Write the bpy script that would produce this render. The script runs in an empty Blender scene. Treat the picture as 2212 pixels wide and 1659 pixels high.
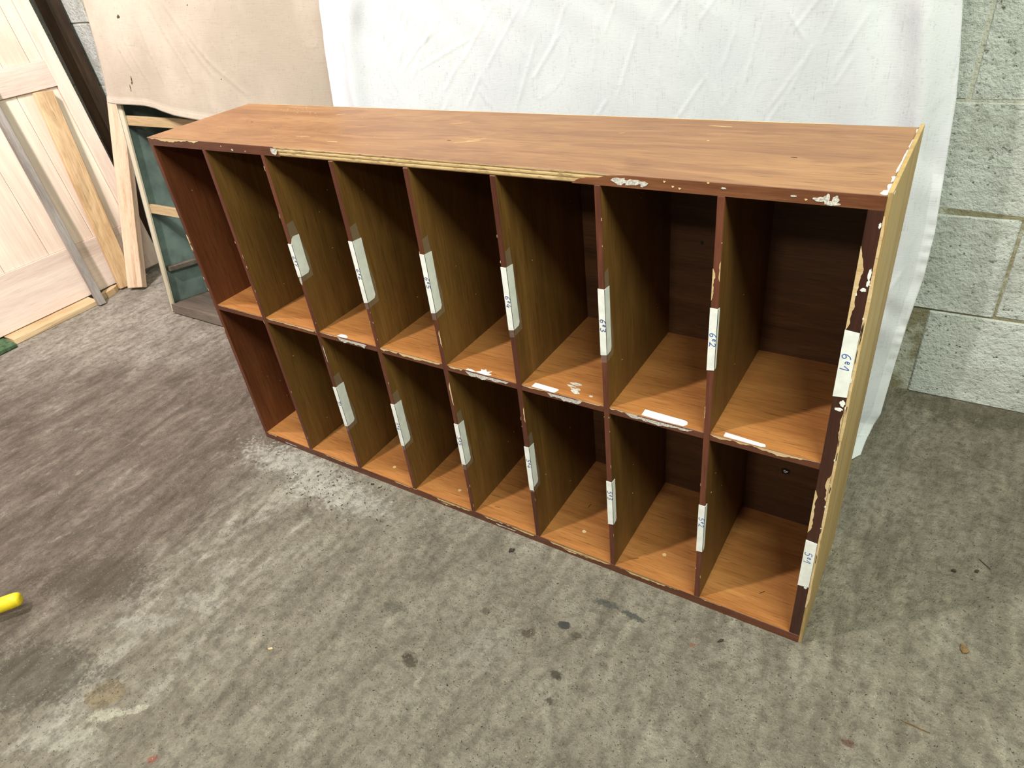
import bpy, bmesh, math, random
from mathutils import Vector, Matrix
random.seed(7)
SC = bpy.context.scene
COL = SC.collection

# ------------------------------------------------------------------ camera
cam_d = bpy.data.cameras.new('camera')
cam_d.sensor_fit = 'HORIZONTAL'
cam_d.sensor_width = 36.0
cam_d.lens = 36.0 * 1489.47 / 2212.0
cam_d.clip_start = 0.02
cam = bpy.data.objects.new('camera', cam_d)
COL.objects.link(cam)
RGT = Vector((0.84308169, 0.5263047, -0.11052881))
DWN = Vector((0.22226896, -0.52816071, -0.81953815))
FWD = Vector((-0.48970376, 0.66637048, -0.56226382))
M4 = Matrix.Identity(4)
for i in range(3):
    M4[i][0] = RGT[i]; M4[i][1] = -DWN[i]; M4[i][2] = -FWD[i]
M4[0][3], M4[1][3], M4[2][3] = 1.27065896, -0.7269696, 0.96984811
cam.matrix_world = M4
SC.camera = cam

# ------------------------------------------------------------------ world, lights, exposure
W = bpy.data.worlds.new('garage_ambient'); SC.world = W
W.use_nodes = True
W.node_tree.nodes['Background'].inputs[0].default_value = (1.0, 0.96, 0.90, 1)
W.node_tree.nodes['Background'].inputs[1].default_value = 0.085

def area(name, loc, target, power, col, size, size_y=None, shape='DISK'):
    d = bpy.data.lights.new(name, 'AREA'); d.energy = power; d.color = col
    d.shape = shape; d.size = size
    if size_y: d.size_y = size_y
    o = bpy.data.objects.new(name, d); COL.objects.link(o)
    o.location = loc
    o.rotation_euler = (Vector(target) - Vector(loc)).to_track_quat('-Z', 'Y').to_euler()
    return o
area('ceiling_bulb', (0.05, -1.0, 2.45), (-0.1, 0.2, 0.3), 37, (1.0, 0.945, 0.89), 0.10)
area('fluorescent_tube', (2.05, -0.85, 2.35), (1.0, 0.3, 0.3), 54, (0.90, 1.0, 0.81), 1.2, 0.06, 'RECTANGLE')
area('bulb_over_doors', (-0.70, -0.30, 1.85), (-1.40, 0.60, 0.40), 23, (1.0, 0.90, 0.87), 0.12)
area('rear_ceiling_lamp', (0.9, -2.9, 2.5), (0.7, 0.2, 0.3), 22, (1.0, 0.94, 0.85), 0.3, 0.2, 'RECTANGLE')
SC.view_settings.view_transform = 'Standard'
SC.view_settings.look = 'None'
SC.view_settings.gamma = 1.0
SC.view_settings.use_curve_mapping = False
SC.view_settings.exposure = 0.38

# ------------------------------------------------------------------ node helpers
class NT:
    def __init__(self, name):
        self.m = bpy.data.materials.new(name); self.m.use_nodes = True
        self.t = self.m.node_tree; self.t.nodes.clear()
        self.out = self.t.nodes.new('ShaderNodeOutputMaterial')
        self.b = self.t.nodes.new('ShaderNodeBsdfPrincipled')
        self.t.links.new(self.b.outputs[0], self.out.inputs[0])
        tc = self.t.nodes.new('ShaderNodeTexCoord'); self.obj = tc.outputs['Object']
    def lk(self, a, b): self.t.links.new(a, b)
    def put(self, sock, v):
        if hasattr(v, 'links'): self.lk(v, sock)
        elif isinstance(v, (tuple, list)) and len(sock.default_value) == 4 and len(v) == 3: sock.default_value = (*v, 1)
        else: sock.default_value = v
    def mapping(self, scale=(1, 1, 1), rot=(0, 0, 0), loc=(0, 0, 0), vec=None):
        n = self.t.nodes.new('ShaderNodeMapping')
        n.inputs['Scale'].default_value = scale; n.inputs['Rotation'].default_value = rot; n.inputs['Location'].default_value = loc
        self.lk(vec or self.obj, n.inputs[0]); return n.outputs[0]
    def noise(self, vec, scale, detail=4, rough=0.55, dist=0.0):
        n = self.t.nodes.new('ShaderNodeTexNoise')
        n.inputs['Scale'].default_value = scale; n.inputs['Detail'].default_value = detail
        n.inputs['Roughness'].default_value = rough; n.inputs['Distortion'].default_value = dist
        self.lk(vec, n.inputs['Vector']); return n.outputs[0]
    def voro(self, vec, scale, feature='F1', rnd=1.0):
        n = self.t.nodes.new('ShaderNodeTexVoronoi'); n.feature = feature
        n.inputs['Scale'].default_value = scale; n.inputs['Randomness'].default_value = rnd
        self.lk(vec, n.inputs['Vector']); return n.outputs
    def ma(self, op, a, b=0.0, c=0.0, clamp=False):
        n = self.t.nodes.new('ShaderNodeMath'); n.operation = op; n.use_clamp = clamp
        self.put(n.inputs[0], a); self.put(n.inputs[1], b); self.put(n.inputs[2], c); return n.outputs[0]
    def step(self, v, lo, hi, a=0.0, b=1.0):
        n = self.t.nodes.new('ShaderNodeMapRange'); n.interpolation_type = 'SMOOTHSTEP'
        self.put(n.inputs[0], v)
        n.inputs[1].default_value = lo; n.inputs[2].default_value = hi; n.inputs[3].default_value = a; n.inputs[4].default_value = b
        return n.outputs[0]
    def mix(self, f, a, b, mode='MIX'):
        n = self.t.nodes.new('ShaderNodeMix'); n.data_type = 'RGBA'; n.blend_type = mode
        self.put(n.inputs[0], f); self.put(n.inputs[6], a); self.put(n.inputs[7], b); return n.outputs[2]
    def ramp(self, v, stops):
        n = self.t.nodes.new('ShaderNodeValToRGB')
        el = n.color_ramp.elements
        while len(el) < len(stops): el.new(0.5)
        for e, (p, c) in zip(el, stops): e.position = p; e.color = (*c, 1)
        self.lk(v, n.inputs[0]); return n.outputs[0]
    def xyz(self, vec=None):
        n = self.t.nodes.new('ShaderNodeSeparateXYZ'); self.lk(vec or self.obj, n.inputs[0]); return n.outputs
    def bump(self, h, strength=0.3, dist=0.002, nrm=None):
        n = self.t.nodes.new('ShaderNodeBump'); n.inputs['Strength'].default_value = strength; n.inputs['Distance'].default_value = dist
        self.lk(h, n.inputs['Height'])
        if nrm: self.lk(nrm, n.inputs['Normal'])
        return n.outputs[0]
    def fin(self, col, rough=0.6, nrm=None, spec=0.4, **kw):
        self.put(self.b.inputs['Base Color'], col); self.put(self.b.inputs['Roughness'], rough)
        self.b.inputs['Specular IOR Level'].default_value = spec
        if nrm: self.lk(nrm, self.b.inputs['Normal'])
        for k, v in kw.items(): self.put(self.b.inputs[k], v)
        return self.m

def wood(name, dark, mid, light, axis='x', grain=14.0, pore=0.25, rough=0.45, spec=0.4, blotch=0.35, seed=0.0, bump=0.12, speck=0.0, tint=None):
    n = NT(name)
    st = {'x': (0.06, 1, 1), 'y': (1, 0.06, 1), 'z': (1, 1, 0.06)}[axis]
    v = n.mapping(st, loc=(seed, seed * 1.7, seed * 0.6))
    g = n.noise(v, grain, 6, 0.6, 0.6)
    f = n.noise(v, grain * 14, 3, 0.6)
    big = n.noise(n.mapping((1, 1, 1) if axis == 'n' else tuple(0.45 if s < 1 else 1 for s in st), loc=(seed * 2, 1, seed)), 5.5, 3, 0.5, 0.8)
    t = n.ma('ADD', n.ma('MULTIPLY', g, 0.62), n.ma('MULTIPLY', f, 0.38))
    t = n.ma('ADD', t, n.ma('MULTIPLY', n.ma('SUBTRACT', big, 0.5), blotch))
    c = n.ramp(t, [(0.32, dark), (0.5, mid), (0.68, light)])
    if tint:
        fg = n.noise(n.mapping((1.0, 3.2, 1) if axis == 'x' else (3.2, 3.2, 0.7), loc=(seed * 3, 2, 0)), 2.3, 4, 0.55, 2.2)
        c = n.mix(n.ma('MULTIPLY', n.step(n.ma('PINGPONG', fg, 0.085), 0.03, 0.085), 0.24), c, tint)
        c = n.mix(n.ma('MULTIPLY', n.step(fg, 0.50, 0.66), 0.36), c, tint)
    p = n.noise(n.mapping(tuple(s * 0.55 if s < 1 else s for s in st), loc=(seed + 3, 0, 0)), grain * 26, 2, 0.5)
    c = n.mix(n.ma('MULTIPLY', n.step(p, 0.60, 0.72), pore), c, tuple(x * 0.35 for x in dark))
    if speck:
        s = n.voro(n.obj, 70.0)[0]
        m = n.ma('MULTIPLY', n.step(s, 0.055, 0.03), n.step(n.noise(n.obj, 31, 1), 0.56, 0.6))
        c = n.mix(n.ma('MULTIPLY', m, speck), c, (0.62, 0.52, 0.38))
    return n.fin(c, rough, n.bump(t, bump, 0.0012), spec)

def plain(name, col, rough=0.6, var=0.15, scale=40, spec=0.3, bump=0.0):
    n = NT(name)
    k = n.noise(n.obj, scale, 4)
    c = n.mix(n.step(k, 0.3, 0.7), tuple(x * (1 - var) for x in col), tuple(min(1, x * (1 + var)) for x in col))
    return n.fin(c, rough, n.bump(k, bump, 0.001) if bump else None, spec)

# ------------------------------------------------------------------ mesh helpers
def link(name, me, mats, parent=None):
    o = bpy.data.objects.new(name, me); COL.objects.link(o)
    for m in (mats if isinstance(mats, (list, tuple)) else [mats]): me.materials.append(m)
    if parent: o.parent = parent
    return o
def from_bm(name, bm, mats, parent=None, smooth=False):
    me = bpy.data.meshes.new(name); bm.normal_update(); bm.to_mesh(me); bm.free()
    if smooth: me.polygons.foreach_set('use_smooth', [True] * len(me.polygons))
    return link(name, me, mats, parent)
def add_box(bm, a, b, mi=0, bev=0.0, jit=0.0, mat4=None):
    vs = []
    for x in (a[0], b[0]):
        for y in (a[1], b[1]):
            for z in (a[2], b[2]):
                p = Vector((x, y, z))
                if jit: p += Vector([random.uniform(-jit, jit) for _ in range(3)])
                vs.append(bm.verts.new(mat4 @ p if mat4 else p))
    F = [(0, 1, 3, 2), (4, 6, 7, 5), (0, 4, 5, 1), (2, 3, 7, 6), (0, 2, 6, 4), (1, 5, 7, 3)]
    fs = []
    for f in F:
        q = bm.faces.new([vs[i] for i in f]); q.material_index = mi; fs.append(q)
    if bev:
        ed = list({e for f in fs for e in f.edges})
        r = bmesh.ops.bevel(bm, geom=ed, offset=bev, segments=1, affect='EDGES', profile=0.5)
        for f in r['faces']: f.material_index = mi
def box(name, a, b, mats, parent=None, bev=0.0006, mat4=None, jit=0.0):
    bm = bmesh.new(); add_box(bm, a, b, 0, bev, jit, mat4); return from_bm(name, bm, mats, parent)
def add_prism(bm, pts, n, thick, mi=0):
    """extrude a planar outline along n"""
    n = Vector(n); a = [bm.verts.new(Vector(p)) for p in pts]; b = [bm.verts.new(Vector(p) + n * thick) for p in pts]
    k = len(pts)
    fs = [bm.faces.new(a[::-1]), bm.faces.new(b)]
    for i in range(k): fs.append(bm.faces.new([a[i], a[(i + 1) % k], b[(i + 1) % k], b[i]]))
    for f in fs: f.material_index = mi
def jag_strip(bm, P, U, V, n, length, dfun, mi, step=0.0035, thick=0.0005):
    """irregular chip along U from P, reaching down V by dfun(t) (0..1); a thin solid"""
    P, U, V, n = map(Vector, (P, U, V, n)); k = max(3, int(length / step))
    top, bot = [], []
    for i in range(k + 1):
        t = i / k
        top.append(P + U * (length * t)); bot.append(P + U * (length * t + (random.uniform(-.3, .3) * step if 0 < i < k else 0)) + V * max(0.00015, dfun(t)))
    T = [bm.verts.new(p + n * thick) for p in top]; B = [bm.verts.new(p + n * thick) for p in bot]
    B0 = [bm.verts.new(p) for p in bot]
    for i in range(k):
        for q in ([T[i], T[i + 1], B[i + 1], B[i]], [B[i], B[i + 1], B0[i + 1], B0[i]]):
            f = bm.faces.new(q); f.material_index = mi
def rag(base, amp, seed, ends=0.08):
    rr = random.Random(seed); ph = [rr.uniform(0, 6.28) for _ in range(5)]; fr = [rr.uniform(3, 9), rr.uniform(9, 20), rr.uniform(20, 45), rr.uniform(45, 80), 2]
    def f(t):
        v = base + amp * (0.5 * math.sin(fr[0] * t + ph[0]) + 0.3 * math.sin(fr[1] * t + ph[1]) + 0.25 * math.sin(fr[2] * t + ph[2]) + 0.2 * math.sin(fr[3] * t + ph[3]))
        e = min(1, t / ends, (1 - t) / ends); return max(0, v * e)
    return f
def blob(bm, c, U, V, n, ru, rv, mi, k=12, rough=0.35, thick=0.0004, seed=0):
    rr = random.Random(seed); c, U, V, n = map(Vector, (c, U, V, n))
    thick *= 1 + 0.9 * ((seed * 37 % 11) / 11)
    pts = []
    for i in range(k):
        a = 6.28318 * i / k; s = 1 + rr.uniform(-rough, rough)
        pts.append(c + U * (ru * s * math.cos(a)) + V * (rv * s * math.sin(a)))
    try: add_prism(bm, pts, n, thick, mi)
    except ValueError: pass
def tag(o, label, cat, group=None, kind=None):
    o['label'] = label; o['category'] = cat
    if group: o['group'] = group
    o['kind'] = kind or 'thing'
    return o
def thing(name, loc, label, cat, group=None, rot=(0, 0, 0)):
    o = bpy.data.objects.new(name, None); COL.objects.link(o); o.location = loc; o.rotation_euler = rot
    o.empty_display_size = 0.05
    return tag(o, label, cat, group)
def grid(name, nu, nv, fn, mats, parent=None, thick=0.0, mi_fn=None):
    vs = [fn(i / nu, j / nv) for j in range(nv + 1) for i in range(nu + 1)]
    fs = [(j * (nu + 1) + i, j * (nu + 1) + i + 1, (j + 1) * (nu + 1) + i + 1, (j + 1) * (nu + 1) + i) for j in range(nv) for i in range(nu)]
    me = bpy.data.meshes.new(name); me.from_pydata(vs, [], fs); me.update()
    me.polygons.foreach_set('use_smooth', [True] * len(fs))
    o = link(name, me, mats, parent)
    if mi_fn:
        for p in me.polygons: p.material_index = mi_fn(p.center)
    if thick:
        md = o.modifiers.new('cloth_thickness', 'SOLIDIFY'); md.thickness = thick; md.offset = 0
    return o
def lerp(tab, t):
    for (t0, v0), (t1, v1) in zip(tab, tab[1:]):
        if t <= t1:
            k = 0 if t1 == t0 else max(0, (t - t0) / (t1 - t0)); return v0 + (v1 - v0) * k
    return tab[-1][1]
def sm(t): t = min(1, max(0, t)); return t * t * (3 - 2 * t)
X, Y, Z = Vector((1, 0, 0)), Vector((0, 1, 0)), Vector((0, 0, 1))

# ------------------------------------------------------------------ materials
M = {}
M['top'] = wood('varnished_veneer_top', (0.21, 0.090, 0.035), (0.295, 0.139, 0.054), (0.365, 0.188, 0.079), 'x', 24, 0.65, 0.42, 0.4, 0.5, 0.3, tint=(0.165, 0.062, 0.028), speck=0.5)
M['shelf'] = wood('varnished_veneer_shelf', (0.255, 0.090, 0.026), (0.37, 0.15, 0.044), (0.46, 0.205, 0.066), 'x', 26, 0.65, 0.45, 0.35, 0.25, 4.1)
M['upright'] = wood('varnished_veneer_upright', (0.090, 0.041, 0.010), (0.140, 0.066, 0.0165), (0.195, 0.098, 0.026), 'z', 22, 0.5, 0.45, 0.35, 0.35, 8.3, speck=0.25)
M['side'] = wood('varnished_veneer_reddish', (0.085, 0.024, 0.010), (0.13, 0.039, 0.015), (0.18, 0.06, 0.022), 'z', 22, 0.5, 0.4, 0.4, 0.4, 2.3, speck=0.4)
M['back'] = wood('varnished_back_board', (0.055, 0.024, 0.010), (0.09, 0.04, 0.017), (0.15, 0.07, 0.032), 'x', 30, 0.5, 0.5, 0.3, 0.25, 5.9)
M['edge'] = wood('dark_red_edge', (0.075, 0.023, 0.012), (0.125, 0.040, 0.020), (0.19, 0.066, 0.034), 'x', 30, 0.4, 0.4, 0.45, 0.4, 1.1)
M['edge2'] = wood('brown_edge', (0.085, 0.026, 0.011), (0.15, 0.052, 0.022), (0.22, 0.085, 0.038), 'x', 30, 0.4, 0.4, 0.45, 0.4, 7.7)
M['edgez'] = wood('dark_red_edge_upright', (0.060, 0.016, 0.009), (0.10, 0.028, 0.015), (0.16, 0.05, 0.027), 'z', 30, 0.4, 0.4, 0.45, 0.4, 6.1)
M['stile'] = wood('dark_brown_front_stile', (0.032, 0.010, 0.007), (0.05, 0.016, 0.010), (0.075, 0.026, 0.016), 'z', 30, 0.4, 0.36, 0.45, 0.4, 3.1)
M['oak'] = wood('pale_oak_veneer', (0.26, 0.165, 0.065), (0.42, 0.28, 0.115), (0.52, 0.37, 0.17), 'z', 60, 0.35, 0.6, 0.25, 0.2, 9.1)
M['chip'] = wood('bare_wood_chip', (0.48, 0.32, 0.15), (0.62, 0.44, 0.24), (0.72, 0.55, 0.33), 'x', 60, 0.3, 0.8, 0.15, 0.2, 2.9)
M['white'] = plain('white_paper_paint', (0.80, 0.80, 0.77), 0.6, 0.08, 60, 0.3)
M['smear'] = plain('whitish_glue_smear', (0.52, 0.48, 0.44), 0.6, 0.40, 500, 0.3)
M['ink'] = plain('blue_ink', (0.015, 0.03, 0.22), 0.5, 0.1, 50)
M['inkl'] = plain('light_blue_ink', (0.015, 0.09, 0.38), 0.5, 0.1, 50)
M['dark'] = plain('dark_mark', (0.02, 0.012, 0.008), 0.7, 0.2, 80)
def plywood():
    n = NT('exposed_plywood_edge'); x, y, z = n.xyz()
    w = n.noise(n.mapping((0.05, 1, 1)), 60, 3)
    zz = n.ma('ADD', z, n.ma('MULTIPLY', n.ma('SUBTRACT', w, 0.5), 0.0016))
    s = n.ma('PINGPONG', zz, 0.0026)
    c = n.mix(n.step(s, 0.0002, 0.0011), (0.16, 0.10, 0.045), (0.60, 0.42, 0.21))
    f = n.noise(n.mapping((0.2, 1, 1)), 320, 4)
    c = n.mix(n.step(f, 0.50, 0.72, 0, 0.75), c, (0.20, 0.13, 0.06))
    c = n.mix(n.step(f, 0.45, 0.2, 0, 0.4), c, (0.75, 0.62, 0.40))
    return n.fin(c, 0.85, n.bump(n.ma('ADD', n.ma('MULTIPLY', s, 300), f), 0.5, 0.001), 0.1)
M['ply'] = plywood()
def tape():
    n = NT('clear_tape')
    k = n.noise(n.obj, 90, 3)
    return n.fin((0.62, 0.60, 0.52), 0.22, n.bump(k, 0.4, 0.001), 0.5, Alpha=0.06)
M['tape'] = tape()
def concrete_floor():
    n = NT('dusty_concrete_floor'); x, y, z = n.xyz()
    sk = n.mapping((1.9, 0.85, 1), rot=(0, 0, 0.12)); fs = n.mapping((2.4, 0.8, 1), rot=(0, 0, 0.2))
    n1 = n.noise(n.obj, 2.6, 6, 0.62, 0.3); n2 = n.noise(sk, 9, 8, 0.68, 0.5); n3 = n.noise(n.obj, 60, 6, 0.7); n5 = n.noise(fs, 22, 7, 0.72, 0.6); n4 = n.noise(n.obj, 260, 3, 0.6)
    c = n.ramp(n2, [(0.28, (0.195, 0.168, 0.130)), (0.5, (0.31, 0.272, 0.216)), (0.72, (0.41, 0.372, 0.303))])
    # worn brown half on the left
    br = n.ma('ADD', x, n.ma('MULTIPLY', n.ma('SUBTRACT', n.noise(sk, 4.5, 7, 0.65), 0.5), 0.9))
    br = n.ma('SUBTRACT', br, n.ma('MULTIPLY', y, 0.15))
    bm_ = n.step(br, 0.33, 0.02)
    cb = n.ramp(n2, [(0.30, (0.105, 0.078, 0.061)), (0.48, (0.195, 0.15, 0.122)), (0.62, (0.27, 0.218, 0.182)), (0.78, (0.46, 0.41, 0.35))])
    c = n.mix(bm_, c, cb)
    # floor colour grows paler towards the doors
    pz = n.ma('ADD', n.ma('MULTIPLY', x, -0.75), y)
    pz = n.ma('ADD', pz, n.ma('MULTIPLY', n.ma('SUBTRACT', n1, 0.5), 0.5))
    c = n.mix(n.step(pz, 0.30, 0.95, 0, 0.85), c, n.ramp(n2, [(0.3, (0.26, 0.215, 0.175)), (0.5, (0.46, 0.41, 0.355)), (0.7, (0.62, 0.57, 0.51))]))
    # limewash trails
    wb = n.ma('ABSOLUTE', n.ma('SUBTRACT', n.ma('ADD', x, n.ma('MULTIPLY', y, 0.12)), 0.19))
    wm = n.ma('MULTIPLY', n.step(wb, 0.24, 0.02), n.step(n.noise(sk, 7.5, 8, 0.66, 0.4), 0.50, 0.62))
    c = n.mix(n.ma('MULTIPLY', wm, 0.75), c, (0.52, 0.48, 0.41))
    c = n.mix(n.ma('MULTIPLY', n.step(n5, 0.47, 0.30), n.ma('ADD', 0.20, n.ma('MULTIPLY', bm_, 0.38))), c, (0.115, 0.092, 0.073))
    c = n.mix(n.ma('MULTIPLY', n.step(n5, 0.55, 0.72), n.ma('ADD', 0.13, n.ma('MULTIPLY', bm_, 0.30))), c, (0.54, 0.50, 0.43))
    # spots with shapes of their own
    warp = n.noise(n.obj, 130, 5, 0.75); warp2 = n.noise(n.obj, 34, 5, 0.72)
    def spot(cx, cy, rx, ry, ang, col, amt, soft=0.30, wob=1.25):
        nonlocal c
        ca, sa = math.cos(ang), math.sin(ang)
        dx = n.ma('SUBTRACT', x, cx); dy = n.ma('SUBTRACT', y, cy)
        u = n.ma('DIVIDE', n.ma('ADD', n.ma('MULTIPLY', dx, ca), n.ma('MULTIPLY', dy, sa)), rx)
        v = n.ma('DIVIDE', n.ma('SUBTRACT', n.ma('MULTIPLY', dy, ca), n.ma('MULTIPLY', dx, sa)), ry)
        d = n.ma('SQRT', n.ma('ADD', n.ma('MULTIPLY', u, u), n.ma('MULTIPLY', v, v)))
        d = n.ma('ADD', d, n.ma('MULTIPLY', n.ma('SUBTRACT', n.ma('ADD', warp, warp2), 1.0), wob * 2))
        c = n.mix(n.step(d, 1.0 + soft, 1.0 - soft, 0, amt), c, col)
    PW = (0.58, 0.55, 0.49)
    spot(0.17, -0.055, 0.17, 0.05, -0.08, PW, 0.75); spot(0.33, -0.07, 0.10, 0.035, 0, PW, 0.5)
    spot(0.13, -0.10, 0.05, 0.028, 0.3, (0.30, 0.27, 0.22), 0.8, 0.15)
    spot(0.276, -0.596, 0.034, 0.022, 0.55, (0.33, 0.26, 0.16), 0.85, 0.12, 0.6); spot(0.315, -0.612, 0.03, 0.010, 0.62, (0.62, 0.58, 0.47), 0.9, 0.2)
    spot(0.352, -0.583, 0.018, 0.006, 0.9, (0.62, 0.58, 0.47), 0.85, 0.2); spot(0.29, -0.672, 0.055, 0.016, 0.62, (0.55, 0.52, 0.44), 0.75, 0.3)
    spot(0.21, -0.475, 0.06, 0.018, 0.5, (0.50, 0.47, 0.41), 0.65); spot(0.26, -0.40, 0.05, 0.02, 0.5, (0.50, 0.46, 0.40), 0.6)
    spot(0.02, -0.46, 0.12, 0.05, 0.4, (0.10, 0.075, 0.055), 0.6); spot(0.12, -0.64, 0.12, 0.06, 0.4, (0.09, 0.075, 0.06), 0.6)
    spot(0.876, -0.137, 0.011, 0.008, 0.2, (0.05, 0.055, 0.06), 0.92, 0.1, 0.5); spot(0.918, -0.068, 0.022, 0.0075, 0.1, (0.09, 0.095, 0.09), 0.8, 0.3); spot(0.972, -0.07, 0.024, 0.0055, -0.05, (0.08, 0.085, 0.085), 0.85, 0.3)
    spot(0.687, -0.308, 0.018, 0.009, -0.3, (0.06, 0.045, 0.03), 0.85, 0.4); spot(0.906, -0.22, 0.010, 0.007, 0, (0.07, 0.06, 0.05), 0.9, 0.3); spot(0.92, -0.262, 0.007, 0.008, 0, (0.08, 0.06, 0.045), 0.85, 0.3)
    spot(0.832, -0.178, 0.012, 0.009, 0.5, (0.075, 0.05, 0.03), 0.75, 0.4); spot(0.903, -0.146, 0.008, 0.006, 0, (0.07, 0.05, 0.035), 0.7, 0.4); spot(0.7435, -0.174, 0.008, 0.006, 0, (0.12, 0.09, 0.07), 0.7, 0.4)
    spot(0.78, -0.24, 0.05, 0.035, 0.5, (0.36, 0.33, 0.28), 0.45, 0.3); spot(0.595, -0.24, 0.02, 0.012, 0, (0.12, 0.11, 0.09), 0.6)
    spot(1.306, -0.124, 0.009, 0.005, 0.3, (0.18, 0.075, 0.055), 0.85, 0.3); spot(0.446, -0.62, 0.008, 0.005, 0.6, (0.35, 0.10, 0.07), 0.7, 0.3); spot(1.072, -0.077, 0.004, 0.003, 0, (0.30, 0.10, 0.07), 0.7)
    spot(1.42, 0.72, 0.16, 0.05, 0, (0.12, 0.10, 0.06), 0.55)
    # fine grit
    d1 = n.voro(n.obj, 210)[0]; pick = n.noise(n.obj, 90, 2)
    c = n.mix(n.ma('MULTIPLY', n.step(d1, 0.27, 0.14), n.step(pick, 0.50, 0.60)), c, (0.07, 0.058, 0.042))
    d2 = n.voro(n.mapping((1, 1, 1), loc=(3, 5, 0)), 260)[0]; pick2 = n.noise(n.mapping((1, 1, 1), loc=(9, 2, 0)), 70, 2)
    c = n.mix(n.ma('MULTIPLY', n.step(d2, 0.22, 0.12), n.step(pick2, 0.52, 0.62, 0, 0.8)), c, (0.62, 0.57, 0.46))
    c = n.mix(n.step(n3, 0.35, 0.58, 0.50, 0.0), c, (0.11, 0.094, 0.075))
    c = n.mix(n.step(n4, 0.42, 0.26, 0, 0.45), c, (0.10, 0.083, 0.063)); c = n.mix(n.step(n4, 0.58, 0.75, 0, 0.35), c, (0.50, 0.46, 0.39))
    n6 = n.noise(n.obj, 480, 2, 0.6); c = n.mix(n.step(n6, 0.40, 0.28, 0, 0.55), c, (0.09, 0.078, 0.06))
    h = n.ma('ADD', n.ma('ADD', n.ma('MULTIPLY', n2, 1.2), n5), n.ma('ADD', n.ma('MULTIPLY', n3, 0.5), n.ma('MULTIPLY', n4, 0.25)))
    return n.fin(c, 0.85, n.bump(h, 1.0, 0.013), 0.25)
M['floor'] = concrete_floor()
def block_paint():
    n = NT('whitewashed_concrete_block')
    p = n.noise(n.obj, 95, 6, 0.7); q = n.noise(n.obj, 9, 5, 0.6); v = n.voro(n.obj, 70)[0]
    c = n.ramp(q, [(0.3, (0.50, 0.50, 0.45)), (0.5, (0.73, 0.745, 0.71)), (0.75, (0.83, 0.85, 0.83))])
    c = n.mix(n.step(p, 0.43, 0.29, 0, 0.95), c, (0.10, 0.095, 0.06))
    c = n.mix(n.ma('MULTIPLY', n.step(v, 0.20, 0.06), n.step(q, 0.40, 0.62)), c, (0.05, 0.048, 0.03))
    h = n.ma('ADD', p, n.ma('MULTIPLY', n.noise(n.obj, 28, 5, 0.6), 1.2))
    return n.fin(c, 0.9, n.bump(h, 1.0, 0.010), 0.15)
M['block'] = block_paint()
def mortar():
    n = NT('half_painted_mortar'); q = n.noise(n.obj, 14, 5, 0.65); p = n.noise(n.obj, 120, 5, 0.7)
    x, y, z = n.xyz()
    k = n.ma('ADD', q, n.ma('MULTIPLY', n.step(z, 0.7, 0.25), 0.12))
    c = n.mix(n.step(k, 0.50, 0.66), (0.56, 0.55, 0.47), (0.29, 0.26, 0.17))
    c = n.mix(n.step(p, 0.42, 0.28, 0, 0.8), c, (0.09, 0.08, 0.05))
    return n.fin(c, 0.95, n.bump(p, 0.9, 0.006), 0.1)
M['mortar'] = mortar()
def cloth(name, a, b, rough=0.9, weave=900, trans=0.0, marks=()):
    n = NT(name)
    w1 = n.noise(n.mapping((1, 1, 0.06)), weave * 0.42, 2); w2 = n.noise(n.mapping((0.06, 1, 1)), weave * 0.5, 2)
    w = n.ma('ADD', w1, w2); s = n.noise(n.obj, 6, 4)
    c = n.mix(n.step(s, 0.35, 0.68), a, b)
    c = n.mix(n.step(w, 0.92, 0.66, 0, 0.30), c, tuple(x * 0.55 for x in a))
    k = n.voro(n.obj, 26)[0]
    c = n.mix(n.ma('MULTIPLY', n.step(k, 0.028, 0.016), n.step(n.noise(n.obj, 13, 1), 0.58, 0.60)), c, (0.10, 0.085, 0.07))
    if marks:
        x, y, z = n.xyz(); wob = n.noise(n.obj, 160, 3, 0.7)
        for (mx, mz, ru, rv) in marks:
            u = n.ma('DIVIDE', n.ma('SUBTRACT', x, mx), ru); v = n.ma('DIVIDE', n.ma('SUBTRACT', z, mz), rv)
            d = n.ma('ADD', n.ma('SQRT', n.ma('ADD', n.ma('MULTIPLY', u, u), n.ma('MULTIPLY', v, v))), n.ma('MULTIPLY', n.ma('SUBTRACT', wob, 0.5), 2.4))
            c = n.mix(n.step(d, 1.25, 0.85), c, (0.05, 0.04, 0.03))
    cr = n.ma('ABSOLUTE', n.ma('SUBTRACT', n.noise(n.mapping((1, 1, 0.45), rot=(0, 0.55, 0)), 11, 3, 0.5, 0.3), 0.5))
    nb = n.bump(n.step(cr, 0.05, 0.0), 0.16, 0.002)
    return n.fin(c, rough, n.bump(w, 0.3, 0.0008, nb), 0.1)
M['sheet'] = cloth('white_cotton', (0.555, 0.56, 0.60), (0.60, 0.605, 0.635))
M['hem'] = cloth('white_cotton_hem', (0.63, 0.635, 0.67), (0.67, 0.675, 0.70))
M['dust'] = cloth('beige_canvas', (0.36, 0.305, 0.25), (0.43, 0.37, 0.31), marks=((-.720, .706, .0026, .009), (-.724, .697, .0022, .004), (-.737, .687, .002, .005), (-.738, .679, .0016, .003), (-.704, .856, .006, .004), (-.417, .87, .0022, .002), (-.337, .708, .002, .002)))
M['dusthem'] = cloth('beige_canvas_hem', (0.42, 0.365, 0.305), (0.48, 0.42, 0.355))
M['pale'] = wood('pale_planed_hardwood', (0.62, 0.475, 0.395), (0.75, 0.605, 0.52), (0.83, 0.71, 0.625), 'z', 18, 0.15, 0.6, 0.3, 0.5, 1.7, bump=0.05)
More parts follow.
